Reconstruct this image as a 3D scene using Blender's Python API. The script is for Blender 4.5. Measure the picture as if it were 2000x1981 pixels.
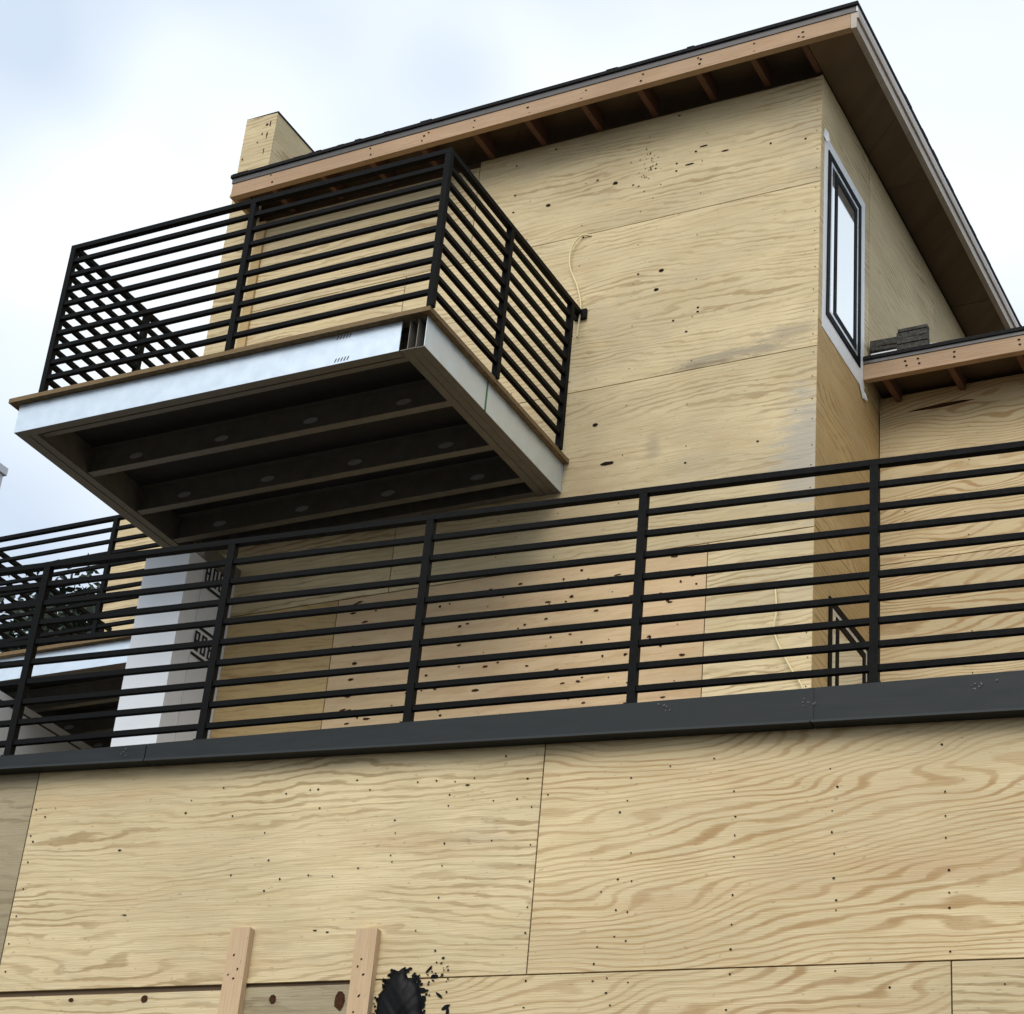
import bpy, math, random
from mathutils import Vector, Matrix
random.seed(7)
R = math.radians
for o in list(bpy.data.objects):
    bpy.data.objects.remove(o)
scene = bpy.context.scene
col = scene.collection
ZG = 1.6                                   # eye height: wall heights below are given from the eye

# ------------------------------------------------------------------ camera
yaw, pitch, roll, FPX = .5182, .5003, .0975, 4073.7
cy, sy, cp, sp = math.cos(yaw), math.sin(yaw), math.cos(pitch), math.sin(pitch)
fwd = Vector((-sy * cp, cy * cp, sp)); rgt = Vector((cy, sy, 0)); upv = rgt.cross(fwd)
cr, sr = math.cos(roll), math.sin(roll)
rx = cr * rgt + sr * upv; ux = -sr * rgt + cr * upv
cam = bpy.data.cameras.new('camera'); cam.sensor_fit = 'HORIZONTAL'; cam.sensor_width = 36
cam.lens = FPX / 2000 * 36; cam.clip_start = .05; cam.clip_end = 3000
co = bpy.data.objects.new('camera', cam); col.objects.link(co)
m3 = Matrix((rx, ux, -fwd)).transposed()
co.matrix_world = Matrix.Translation((0, 0, ZG)) @ m3.to_4x4()
scene.camera = co

# ------------------------------------------------------------------ sky, sun, exposure
SUN_EL, SUN_AZ = R(42), R(176)             # azimuth clockwise from +y: behind the camera
w = bpy.data.worlds.new('World'); scene.world = w; w.use_nodes = True
nt = w.node_tree; nt.nodes.clear(); N = nt.nodes.new; L = nt.links.new
out = N('ShaderNodeOutputWorld'); bg = N('ShaderNodeBackground'); bg.inputs[1].default_value = .1
sky = N('ShaderNodeTexSky'); sky.sky_type = 'NISHITA'; sky.sun_disc = False
sky.sun_elevation = SUN_EL; sky.sun_rotation = SUN_AZ; sky.air_density = 1.0; sky.dust_density = 1.5
tc = N('ShaderNodeTexCoord')
nz = N('ShaderNodeTexNoise'); nz.inputs['Scale'].default_value = 2.6; nz.inputs['Detail'].default_value = 5; nz.inputs['Roughness'].default_value = .5
nz.inputs['Distortion'].default_value = .3
mpw = N('ShaderNodeMapping'); mpw.inputs['Location'].default_value = (3.1, 1.4, .2); mpw.inputs['Scale'].default_value = (1, 1, 1.5)
L(tc.outputs['Generated'], mpw.inputs[0]); L(mpw.outputs[0], nz.inputs['Vector'])
rp = N('ShaderNodeValToRGB')                # cover: thin veil to full cloud
rp.color_ramp.elements[0].position = .34; rp.color_ramp.elements[0].color = (.80, .80, .80, 1)
rp.color_ramp.elements[1].position = .62; rp.color_ramp.elements[1].color = (1, 1, 1, 1)
L(nz.outputs['Fac'], rp.inputs[0])
nz2 = N('ShaderNodeTexNoise'); nz2.inputs['Scale'].default_value = 3.4; nz2.inputs['Detail'].default_value = 3
mp2 = N('ShaderNodeMapping'); mp2.inputs['Location'].default_value = (0.0, 5.0, 2.0); L(tc.outputs['Generated'], mp2.inputs[0]); L(mp2.outputs[0], nz2.inputs['Vector'])
rp2 = N('ShaderNodeValToRGB')               # cloud tone
rp2.color_ramp.elements[0].position = .40; rp2.color_ramp.elements[0].color = (.60, .70, .84, 1)
rp2.color_ramp.elements[1].position = .58; rp2.color_ramp.elements[1].color = (.90, .965, 1.0, 1)
L(nz2.outputs['Fac'], rp2.inputs[0])
sc = N('ShaderNodeVectorMath'); sc.operation = 'SCALE'; sc.inputs['Scale'].default_value = 8.7; L(rp2.outputs[0], sc.inputs[0])
mx = N('ShaderNodeMix'); mx.data_type = 'RGBA'
L(rp.outputs[0], mx.inputs[0]); L(sky.outputs[0], mx.inputs[6]); L(sc.outputs[0], mx.inputs[7])
L(mx.outputs[2], bg.inputs[0]); L(bg.outputs[0], out.inputs[0])

sun = bpy.data.lights.new('sun', 'SUN'); sun.energy = 1.5; sun.angle = R(40); sun.color = (1, .965, .9)
so = bpy.data.objects.new('sun', sun); col.objects.link(so); so.location = (10, -10, 25)
sd = Vector((math.sin(SUN_AZ) * math.cos(SUN_EL), math.cos(SUN_AZ) * math.cos(SUN_EL), math.sin(SUN_EL)))
so.rotation_euler = (-sd).to_track_quat('-Z', 'Y').to_euler()
vs = scene.view_settings; vs.view_transform = 'Standard'; vs.look = 'None'; vs.exposure = 0.38; vs.gamma = 1; vs.use_curve_mapping = False

# ------------------------------------------------------------------ materials
def newmat(name):
    m = bpy.data.materials.new(name); m.use_nodes = True; n = m.node_tree
    b = n.nodes['Principled BSDF']
    return m, n, b
class G:
    """tiny node helper"""
    def __init__(s, n): s.n = n
    def node(s, t, **k):
        x = s.n.nodes.new(t)
        for a, v in k.items(): setattr(x, a, v)
        return x
    def put(s, sock, v):
        if hasattr(v, 'is_output') or isinstance(v, bpy.types.NodeSocket): s.n.links.new(v, sock)
        else: sock.default_value = v
    def math(s, op, a, b=0., c=0., clamp=False):
        x = s.node('ShaderNodeMath', operation=op, use_clamp=clamp)
        s.put(x.inputs[0], a); s.put(x.inputs[1], b); s.put(x.inputs[2], c); return x.outputs[0]
    def noise(s, vec, scale, detail=2, rough=.5, dist=0.):
        x = s.node('ShaderNodeTexNoise'); s.put(x.inputs['Vector'], vec)
        x.inputs['Scale'].default_value = scale; x.inputs['Detail'].default_value = detail
        x.inputs['Roughness'].default_value = rough; x.inputs['Distortion'].default_value = dist
        return x.outputs['Fac']
    def vec(s, a, b, c=0.):
        x = s.node('ShaderNodeCombineXYZ'); s.put(x.inputs[0], a); s.put(x.inputs[1], b); s.put(x.inputs[2], c); return x.outputs[0]
    def step(s, v, lo, hi, a=0., b=1.):
        x = s.node('ShaderNodeMapRange', interpolation_type='SMOOTHSTEP'); s.put(x.inputs[0], v)
        x.inputs[1].default_value = lo; x.inputs[2].default_value = hi; x.inputs[3].default_value = a; x.inputs[4].default_value = b
        return x.outputs[0]
    def mix(s, f, a, b):
        x = s.node('ShaderNodeMix', data_type='RGBA'); s.put(x.inputs[0], f); s.put(x.inputs[6], a); s.put(x.inputs[7], b); return x.outputs[2]
    def bump(s, h, strength, dist):
        x = s.node('ShaderNodeBump'); s.put(x.inputs['Height'], h); x.inputs['Strength'].default_value = strength; x.inputs['Distance'].default_value = dist
        return x.outputs[0]
def c4(c): return (c[0], c[1], c[2], 1)

def wood(name, base, line, warm, grey, freq=13., warp=7., lines=.8, tilt=0., warmth=.4, greyness=.3, vertical=False, rough=.72, stretch=.6, jit=2.6, floor=.2, stains=()):
    """rotary-cut veneer: contour lines of a warped field, salmon streaks, weathered blotches, fine fibre"""
    m, n, b = newmat(name); g = G(n)
    tcn = g.node('ShaderNodeTexCoord'); oi = g.node('ShaderNodeObjectInfo')
    sx = g.node('ShaderNodeSeparateXYZ'); g.put(sx.inputs[0], tcn.outputs['Object'])
    a = g.math('ADD', sx.outputs[0], sx.outputs[1]); z = sx.outputs[2]
    if vertical: a, z = z, a
    off = g.math('MULTIPLY', oi.outputs['Random'], 61.)
    P = lambda ka, kz, k=1.: g.vec(g.math('MULTIPLY', a, ka), g.math('MULTIPLY', z, kz), g.math('MULTIPLY', off, k))
    n1 = g.noise(P(stretch, 2.4), 1., 2, .45, .25)
    n1b = g.noise(P(2.6, 11., 1.3), 1., 3, .6)
    v = g.math('ADD', g.math('MULTIPLY', z, freq), g.math('MULTIPLY', n1, warp))
    v = g.math('ADD', v, g.math('MULTIPLY', n1b, jit))
    v = g.math('ADD', v, g.math('MULTIPLY', a, tilt))
    s1 = g.math('SINE', g.math('MULTIPLY', v, 6.283))
    ln = g.step(s1, .05, 1.)
    amp = g.step(g.noise(P(1.1, 4.2, 2.1), 1., 4, .62), .40, .66)
    ln = g.math('MULTIPLY', g.math('MULTIPLY', ln, g.math('ADD', g.math('MULTIPLY', amp, 1 - floor), floor)), lines)
    fib = g.noise(P(5., 190., .7), 1., 3, .6)
    fibf = g.step(fib, .3, .72)
    big = g.noise(P(.9, 1.9, 3.3), 1., 3, .6)
    wm = g.math('MULTIPLY', g.step(g.noise(P(.9, 7., 4.1), 1., 3, .55), .55, .74), warmth)
    gr = g.math('MULTIPLY', g.step(g.noise(P(1.3, 2.4, 5.7), 1., 4, .62), .53, .76), greyness)
    c = g.mix(g.step(big, .3, .7), c4([x * .86 for x in base]), c4([min(1, x * 1.1) for x in base]))
    c = g.mix(g.math('MULTIPLY', g.step(g.noise(P(3.2, 16., 8.), 1., 4, .65), .42, .7), .4), c, c4([base[0] * .84, base[1] * .78, base[2] * .66]))
    c = g.mix(wm, c, c4(warm)); c = g.mix(gr, c, c4(grey))
    c = g.mix(ln, c, c4(line))
    c = g.mix(g.math('MULTIPLY', fibf, .22), c, c4([x * .62 for x in line]))
    for (ca, cz, ra, rz, colr, k) in stains:
        da = g.math('DIVIDE', g.math('SUBTRACT', a, ca), ra); dz = g.math('DIVIDE', g.math('SUBTRACT', z, cz), rz)
        d = g.math('SQRT', g.math('ADD', g.math('MULTIPLY', da, da), g.math('MULTIPLY', dz, dz)))
        d = g.math('ADD', d, g.math('MULTIPLY', g.math('SUBTRACT', g.noise(P(5., 22., 9.), 1., 5, .7), .5), 2.2))
        c = g.mix(g.math('MULTIPLY', g.step(d, .25, 1.15, 1., 0.), k), c, c4(colr))
    # small flecks
    fl = g.noise(P(28., 70., 6.), 1., 1); c = g.mix(g.math('MULTIPLY', g.step(fl, .70, .78), .35), c, c4([x * .4 for x in line]))
    # sheet to sheet tone
    rv = g.math('ADD', g.math('MULTIPLY', g.math('FRACT', g.math('MULTIPLY', oi.outputs['Random'], 7.31)), .16), .92)
    hs = g.node('ShaderNodeHueSaturation'); g.put(hs.inputs['Value'], rv); g.put(hs.inputs['Color'], c)
    g.put(b.inputs['Base Color'], hs.outputs[0]); b.inputs['Roughness'].default_value = rough
    b.inputs['Specular IOR Level'].default_value = .25
    hgt = g.math('ADD', g.math('MULTIPLY', ln, -.6), g.math('MULTIPLY', fibf, -.5))
    g.put(b.inputs['Normal'], g.bump(hgt, .35, .004))
    return m
def paint(name, colr, rough=.5, metal=0., var=.12, scale=9., bump=.0, spec=.5, streak=None):
    m, n, b = newmat(name); g = G(n)
    tcn = g.node('ShaderNodeTexCoord'); oi = g.node('ShaderNodeObjectInfo')
    mp = g.node('ShaderNodeMapping'); g.put(mp.inputs[0], tcn.outputs['Object'])
    if streak: mp.inputs['Scale'].default_value = streak
    ad = g.node('ShaderNodeVectorMath', operation='ADD'); g.put(ad.inputs[0], mp.outputs[0])
    g.put(ad.inputs[1], g.vec(g.math('MULTIPLY', oi.outputs['Random'], 37.), 0., 0.))
    nn = g.noise(ad.outputs[0], scale, 5, .6); f = g.step(nn, .25, .75)
    g.put(b.inputs['Base Color'], g.mix(f, c4([x * (1 - var) for x in colr]), c4([min(1, x * (1 + var)) for x in colr])))
    g.put(b.inputs['Roughness'], g.step(nn, .2, .8, max(.05, rough - .09), min(1, rough + .09)))
    b.inputs['Metallic'].default_value = metal; b.inputs['Specular IOR Level'].default_value = spec
    if bump: g.put(b.inputs['Normal'], g.bump(nn, bump, .01))
    return m
PLY = (.725, .59, .355); LINE = (.40, .28, .14); WARM = (.57, .38, .21); GREY = (.46, .405, .31)
M = {}
M['ply_soft'] = wood('plywood_pale', PLY, LINE, WARM, GREY, freq=27, warp=9, lines=.9, warmth=.3, greyness=.35)
M['ply_mid'] = wood('plywood_streaked', PLY, LINE, WARM, (.46, .40, .29), freq=26, warp=8, lines=.8, warmth=.25, greyness=.5, tilt=.8, stretch=.45)
ST = (.33, .28, .20)
M['ply_row_b'] = wood('plywood_stained', PLY, LINE, WARM, (.46, .40, .29), freq=26, warp=8, lines=.8, warmth=.25, greyness=.45, tilt=.8, stretch=.45, stains=((.90, -.545, .5, .05, ST, .75), (1.28, -.47, .22, .07, ST, .6), (.75, -.58, .35, .025, (.22, .17, .11), .7)))
M['ply_row_c'] = wood('plywood_mildewed', PLY, LINE, WARM, (.46, .40, .29), freq=25, warp=9, lines=.7, warmth=.35, greyness=.45, stretch=.45, stains=((1.30, -.10, .22, .5, (.42, .40, .36), .7), (.35, .10, .06, .12, ST, .5), (-.1, -.2, .35, .4, (.52, .38, .22), .6)))
M['ply_strong'] = wood('plywood_cathedral', (.735, .59, .35), (.43, .265, .115), (.58, .37, .20), GREY, freq=30, warp=20, lines=.9, warmth=.4, greyness=.1, tilt=-3.5, stretch=.7, jit=1.3, floor=.45)
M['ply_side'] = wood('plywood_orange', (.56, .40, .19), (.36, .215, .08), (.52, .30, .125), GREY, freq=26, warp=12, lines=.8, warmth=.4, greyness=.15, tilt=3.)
M['ply_weather'] = wood('plywood_weathered', (.40, .335, .215), (.24, .18, .105), (.36, .27, .16), (.30, .27, .21), freq=14, warp=6, lines=.7, warmth=.2, greyness=.9)
M['ply_knotty'] = wood('plywood_knotty', (.70, .51, .30), (.52, .32, .155), (.62, .39, .23), (.53, .43, .30), freq=11, warp=3, lines=.4, warmth=.55, greyness=.1)
M['lumber'] = wood('lumber_fir', (.48, .325, .205), (.35, .21, .115), (.50, .30, .175), (.40, .30, .21), freq=60, warp=3, lines=.4, warmth=.4, greyness=.35, stretch=.25)
M['lumber_pale'] = wood('lumber_spruce', (.64, .46, .285), (.50, .32, .17), (.62, .38, .23), (.52, .42, .30), freq=60, warp=3, lines=.4, warmth=.5, greyness=.2, vertical=True, stretch=.25)
M['rake_wood'] = wood('lumber_primed', (.60, .53, .46), (.46, .38, .31), (.58, .47, .39), (.52, .48, .43), freq=50, warp=3, lines=.3, stretch=.25)
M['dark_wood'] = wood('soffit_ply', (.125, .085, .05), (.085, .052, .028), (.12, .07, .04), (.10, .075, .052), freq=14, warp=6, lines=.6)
M['lumber_dark'] = wood('lumber_red_brown', (.17, .085, .055), (.11, .05, .03), (.18, .08, .05), (.13, .085, .06), freq=60, warp=3, lines=.4, stretch=.25)  # darker red-brown lumber for the lookouts
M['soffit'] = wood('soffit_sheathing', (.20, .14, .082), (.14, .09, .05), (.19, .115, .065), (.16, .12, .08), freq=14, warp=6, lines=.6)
M['core'] = paint('framing_shadow', (.10, .065, .035), .9)
M['rail'] = paint('charcoal_powdercoat', (.0025, .0025, .0026), .6, 0, .3, 40, .05, .10)
M['coping'] = paint('charcoal_coping_metal', (.0125, .0165, .0175), .5, .0, .3, 5, .04, .25, (1, 1, 5))
M['galv'] = paint('galvanised_steel', (.66, .74, .82), .40, .7, .05, 11, .02, .5)  # bright copy for lit outer faces, bluish sky reflection tinted in
M['galv_shade'] = paint('galvanised_shaded', (.21, .19, .155), .6, .2, .15, 14, .05, .5)  # shaded copy of the steel, darkened for undersides and inner members
M['deck_shade'] = paint('deck_shade_plate', (.035, .032, .028), .8, 0, .3, 8)  # shade below the deck put into a near-black colour
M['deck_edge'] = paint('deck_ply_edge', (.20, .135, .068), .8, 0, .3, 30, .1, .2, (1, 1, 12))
M['shingle'] = paint('asphalt_shingle', (.022, .021, .022), .95, 0, .4, 60, .3, .1)
M['bundle'] = paint('shingle_bundle_grey', (.075, .07, .06), .95, 0, .5, 45, .6, .1)
M['drip'] = paint('drip_metal_grey', (.085, .08, .078), .45, .35, .12, 20)
M['drip_pale'] = paint('drip_metal_pale', (.62, .60, .58), .45, .25, .08, 20)
M['wrap'] = paint('house_wrap_white', (.80, .82, .85), .6, 0, .035, 4, .12, .4)
M['print'] = paint('wrap_print_black', (.012, .012, .014), .6, 0, .1)
M['tape'] = paint('flashing_tape_white', (.82, .83, .84), .5, 0, .05, 20, .3)
M['frame'] = paint('window_frame_black', (.0025, .0025, .003), .6, 0, .2, 9, 0, .08)
M['frame_lt'] = paint('window_stop_silver', (.62, .66, .70), .3, .6, .06)
M['nail'] = paint('nail_dark', (.018, .011, .007), .8, 0, .2, 9, 0, .1)
M['knot'] = paint('knot_brown', (.055, .022, .009), .7, 0, .7, 120, 0, .1)
M['tar'] = paint('black_tar', (.002, .002, .0022), .42, 0, .3, 30, .15, .12)
M['wire'] = paint('cable_sheath_yellow', (.78, .66, .36), .45, 0, .05)
M['green'] = paint('green_strip', (.02, .16, .07), .5)
M['concrete'] = paint('deck_membrane', (.06, .058, .056), .9, 0, .2, 6, .2)
M['bark'] = paint('bark', (.07, .05, .035), .95, 0, .3, 12, .5)
M['leaf'] = paint('evergreen_leaf', (.02, .032, .018), .75, 0, .45, 3)
M['siding'] = paint('pale_far_siding', (.55, .56, .60), .7, 0, .05)
def ground_mat():
    m, n, b = newmat('building_site_ground'); g = G(n); t = g.node('ShaderNodeTexCoord')
    a = g.noise(t.outputs['Object'], .35, 6, .65); d = g.noise(t.outputs['Object'], 14., 4, .6)
    c = g.mix(g.step(a, .35, .65), (.035, .031, .026, 1), (.07, .06, .046, 1)); c = g.mix(g.math('MULTIPLY', g.step(d, .4, .7), .5), c, (.05, .045, .04, 1))
    g.put(b.inputs['Base Color'], c); b.inputs['Roughness'].default_value = .95; g.put(b.inputs['Normal'], g.bump(d, .6, .03)); return m
M['ground'] = ground_mat()
def glass_mat():
    m, n, b = newmat('window_glass'); g = G(n)
    b.inputs['Base Color'].default_value = (.74, .80, .86, 1); b.inputs['Roughness'].default_value = .03; b.inputs['Metallic'].default_value = .9; b.inputs['IOR'].default_value = 1.6
    b.inputs['Specular IOR Level'].default_value = 1.0; b.inputs['Coat Weight'].default_value = 1.; b.inputs['Coat IOR'].default_value = 2.2; b.inputs['Coat Roughness'].default_value = .02
    return m
M['glass'] = glass_mat()

# ------------------------------------------------------------------ builders
ORG = {}
CACHE = {}
def tag(o, label=None, cat=None, group=None, kind=None):
    if label: o['label'] = label
    if cat: o['category'] = cat
    if group: o['group'] = group
    if kind: o['kind'] = kind
    return o
def thing(name, loc, label, cat, group=None):
    o = bpy.data.objects.new(name, None); col.objects.link(o); o.location = loc; o.empty_display_size = .2
    ORG[o.name] = Vector(loc); return tag(o, label, cat, group)
def link(name, me, centre, parent=None, rz=0.):
    o = bpy.data.objects.new(name, me); col.objects.link(o)
    c = Vector(centre); base = ORG[parent.name] if parent else Vector((0, 0, 0))
    if parent: o.parent = parent
    prz = ROT.get(parent.name, 0.) if parent else 0.
    d = c - base
    if prz: d = Matrix.Rotation(-prz, 3, 'Z') @ d
    o.location = d; o.rotation_euler = (0, 0, rz - prz)
    ORG[o.name] = c; ROT[o.name] = rz
    return o
ROT = {}
BOXF = [(0, 3, 2, 1), (4, 5, 6, 7), (0, 1, 5, 4), (1, 2, 6, 5), (2, 3, 7, 6), (3, 0, 4, 7)]
def box(name, lo, hi, mat, parent=None, share=True):
    """axis-aligned box by two corners (z measured from the eye)"""
    s = tuple(round(abs(h - l), 4) for l, h in zip(lo, hi)); c = [(l + h) / 2 for l, h in zip(lo, hi)]; c[2] += ZG
    return link(name, boxmesh(s, mat, name), c, parent)
def boxmesh(s, mat, name):
    k = (s, mat)
    if k not in CACHE:
        x, y, z = (v / 2 for v in s)
        me = bpy.data.meshes.new(name)
        me.from_pydata([(-x, -y, -z), (x, -y, -z), (x, y, -z), (-x, y, -z), (-x, -y, z), (x, -y, z), (x, y, z), (-x, y, z)], [], BOXF)
        me.materials.append(M[mat]); CACHE[k] = me
    return CACHE[k]
def poly(name, verts, faces, mat, parent=None, smooth=False):
    v = [Vector((a, b, c + ZG)) for a, b, c in verts]
    lo = Vector([min(p[i] for p in v) for i in range(3)]); hi = Vector([max(p[i] for p in v) for i in range(3)]); c = (lo + hi) / 2
    me = bpy.data.meshes.new(name); me.from_pydata([p - c for p in v], [], faces)
    me.materials.append(M[mat])
    if smooth: me.polygons.foreach_set('use_smooth', [True] * len(me.polygons))
    return link(name, me, c, parent)
def prism(name, quad_lo, quad_hi, mat, parent=None):
    """hexahedron from two matching quads"""
    return poly(name, list(quad_lo) + list(quad_hi), BOXF, mat, parent)
# the deck edge, its railing and the base wall run at a small angle to the upper storey
RA = .0803; RY = 7.6158; CA, SA = math.cos(RA), math.sin(RA)
def rp3(s, off, z): return Vector((s * CA - off * SA, RY + s * SA + off * CA, z))
def rbox(name, s0, s1, o0, o1, z0, z1, mat, parent=None):
    c = rp3((s0 + s1) / 2, (o0 + o1) / 2, (z0 + z1) / 2 + ZG)
    return link(name, boxmesh((round(s1 - s0, 4), round(o1 - o0, 4), round(z1 - z0, 4)), mat, name), c, parent, RA)
def discs(name, pts, place, mat, parent, n=7):
    """small flat dots or lens shapes (u, v, ru, rv[, angle]) lying on a wall; place(u, v) -> world point"""
    V, F = [], []
    for q in pts:
        u, v, ru, rv = q[:4]; an = q[4] if len(q) > 4 else 0.
        k = len(V)
        for i in range(n):
            t = 2 * math.pi * i / n; e = 1 + random.uniform(-.18, .18)
            du, dv = ru * math.cos(t) * e, rv * math.sin(t) * e
            V.append(tuple(place(u + du * math.cos(an) - dv * math.sin(an), v + du * math.sin(an) + dv * math.cos(an))))
        F.append(tuple(range(k, k + n)))
    o = poly(name, V, F, mat, parent); tag(o, kind='stuff'); return o
def tube(name, pts, r, mat, parent=None, n=8):
    P = [Vector(p) for p in pts]; Q = []
    for i in range(len(P) - 1):                       # Catmull-Rom
        p0, p1, p2, p3 = P[max(i - 1, 0)], P[i], P[i + 1], P[min(i + 2, len(P) - 1)]
        for k in range(6):
            t = k / 6
            Q.append(.5 * ((2 * p1) + (p2 - p0) * t + (2 * p0 - 5 * p1 + 4 * p2 - p3) * t * t + (3 * p1 - p0 - 3 * p2 + p3) * t ** 3))
    Q.append(P[-1]); V, F = [], []
    for i, q in enumerate(Q):
        d = (Q[min(i + 1, len(Q) - 1)] - Q[max(i - 1, 0)]).normalized(); a = d.cross(Vector((0, 1, .2))).normalized(); b = d.cross(a)
        for k in range(n): V.append(tuple(q + r * (math.cos(2 * math.pi * k / n) * a + math.sin(2 * math.pi * k / n) * b)))
    for i in range(len(Q) - 1):
        for k in range(n): F.append((i * n + k, i * n + (k + 1) % n, (i + 1) * n + (k + 1) % n, (i + 1) * n + k))
    F.append(tuple(range(n))[::-1]); F.append(tuple(range((len(Q) - 1) * n, len(Q) * n)))
    return poly(name, V, F, mat, parent, True)
def channel(name, axis, a0, a1, p, q, z0, z1, t, mat, parent):
    """C-section along an axis; web at coordinate p, flanges towards q"""
    s = 1 if q > p else -1
    prof = [(p, z0), (q, z0), (q, z0 + t), (p + s * t, z0 + t), (p + s * t, z1 - t), (q, z1 - t), (q, z1), (p, z1)]
    f = (lambda a, u, z: (a, u, z)) if axis == 'x' else (lambda a, u, z: (u, a, z))
    V = [f(a0, u, z) for u, z in prof] + [f(a1, u, z) for u, z in prof]; n = 8
    F = [(i, (i + 1) % n, n + (i + 1) % n, n + i) for i in range(n)]
    for k in (0, n): F += [(k + 0, k + 1, k + 2, k + 3), (k + 0, k + 3, k + 4, k + 7), (k + 4, k + 5, k + 6, k + 7)]
    return poly(name, V, F, mat, parent)

# ------------------------------------------------------------------ ground
gr = poly('ground', [(-600, -600, -ZG), (600, -600, -ZG), (600, 600, -ZG), (-600, 600, -ZG)], [(0, 1, 2, 3)], 'ground'); tag(gr, kind='structure')

# ------------------------------------------------------------------ the house under construction
YT, XR, XL = 9.6326, -3.5591, -7.80
YL = 10.762
house = thing('house', (-4.5, 9.6, 0), 'plywood sheathed house under construction, flat roofed upper storey above the wide base wall', 'house')
TH = .012
def sheetY(x0, x1, z0, z1, y, mat, parent):
    j = random.uniform(0, .0015)
    return box('plywood_sheet', (x0 + .0008, y - j, z0 + .0006), (x1 - .0008, y + TH, z1 - .0006), mat, parent)
def sheetX(y0, y1, z0, z1, x, mat, parent):
    j = random.uniform(0, .0015)
    return box('plywood_sheet', (x - TH, y0 + .0015, z0 + .0015), (x + j, y1 - .0015, z1 - .0015), mat, parent)
# upper storey front
fw_ = box('front_wall', (XL + .01, YT + TH + .001, 3.2), (XR - TH - .002, YT + .2, 8.845), 'core', house)
for x0, x1, z0, z1, mt in [(-5.995, XR, 8.009, 8.835, 'ply_mid'), (XL, -6.0, 8.009, 8.79, 'ply_soft'), (-6.475, XR, 6.808, 8.004, 'ply_row_b'), (XL, -6.48, 6.808, 8.004, 'ply_soft'),
                           (-6.30, XR, 5.605, 6.803, 'ply_row_c'), (XL, -6.305, 5.605, 6.803, 'ply_soft'), (-6.655, -4.195, 4.38, 5.60, 'ply_knotty'),
                           (-4.19, XR, 4.38, 5.60, 'ply_soft'), (XL, -6.66, 4.38, 5.60, 'ply_side'), (-5.6, XR, 3.2, 4.375, 'ply_soft'), (XL, -5.605, 3.2, 4.375, 'ply_soft')]:
    sheetY(x0, x1, z0, z1, YT, mt, fw_)
TN = [(-4.96, 8.37), (-5.44, 8.32), (-4.53, 8.41), (-4.53, 8.35), (-3.66, 8.36), (-5.42, 8.78), (-4.53, 8.80), (-5.71, 8.72), (-5.7, 8.33), (-5.16, 7.99), (-5.7, 8.47), (-4.83, 8.32), (-3.89, 8.39), (-5.09, 8.43), (-4.4, 8.47), (-4.59, 7.59), (-4.62, 7.45), (-4.33, 7.25), (-4.49, 7.19), (-4.4, 7.09), (-4.97, 6.54), (-4.36, 6.16), (-3.91, 6.22), (-4.75, 7.6), (-4.33, 7.22)]
big = {0, 1, 15, 16, 20}
pn = [(u, v, (.018 if i in big else .009), (.012 if i in big else .007)) for i, (u, v) in enumerate(TN)]
pn += [(XR - .02 - random.uniform(0, .012), z + random.uniform(-.02, .02), .004, .004) for z in [4.5 + .15 * k for k in range(28)]]
pn += [(x + random.uniform(-.01, .01), z + random.uniform(-.04, .04), .004, .004) for x in (-4.36, -4.77, -5.17, -5.58) for z in [4.5 + .3 * k for k in range(14)]]
pn += [(-4.87, 6.25, .055, .012), (-4.35, 8.5, .03, .006), (-4.44, 8.38, .03, .006), (-4.2, 8.42, .028, .006)]
for k in range(34): pn.append((-4.72 + random.gauss(0, .045) + .0, 8.48 + random.gauss(0, .12), random.uniform(.003, .010), random.uniform(.002, .004), random.uniform(.2, .9)))
discs('nail_heads', pn, lambda u, v: (u, YT - .003, v), 'nail', fw_)
kn = []
for k in range(115):
    kn.append((random.uniform(-6.6, -4.25), random.uniform(4.42, 5.57), random.choice((.008, .011, .015, .022)) * random.uniform(.8, 1.2), random.uniform(.004, .009), random.uniform(-.15, .15)))
for k in range(10): kn.append((-6.5 + random.uniform(-.05, .05), 4.5 + .11 * k + random.uniform(-.03, .03), random.uniform(.01, .03), random.uniform(.007, .012)))
discs('knots', kn, lambda u, v: (u, YT - .003, v), 'knot', fw_, 9)
# corner board edges where the front sheathing laps the side
# upper storey side facing right
sw = box('side_wall', (XR - .2, YT + .21, 3.2), (XR - TH - .001, 15., 8.845), 'core', house)
for y0, y1, z0, z1, mt in [(YT + .001, 10.55, 7.0, 8.845, 'ply_soft'), (10.555, 11.975, 7.0, 8.845, 'ply_soft'), (11.98, 14.4, 7.0, 8.845, 'ply_soft'),
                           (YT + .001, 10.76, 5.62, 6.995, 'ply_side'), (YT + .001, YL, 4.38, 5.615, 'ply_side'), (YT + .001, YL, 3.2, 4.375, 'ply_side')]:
    sheetX(y0, y1, z0, z1, XR, mt, sw)
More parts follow.
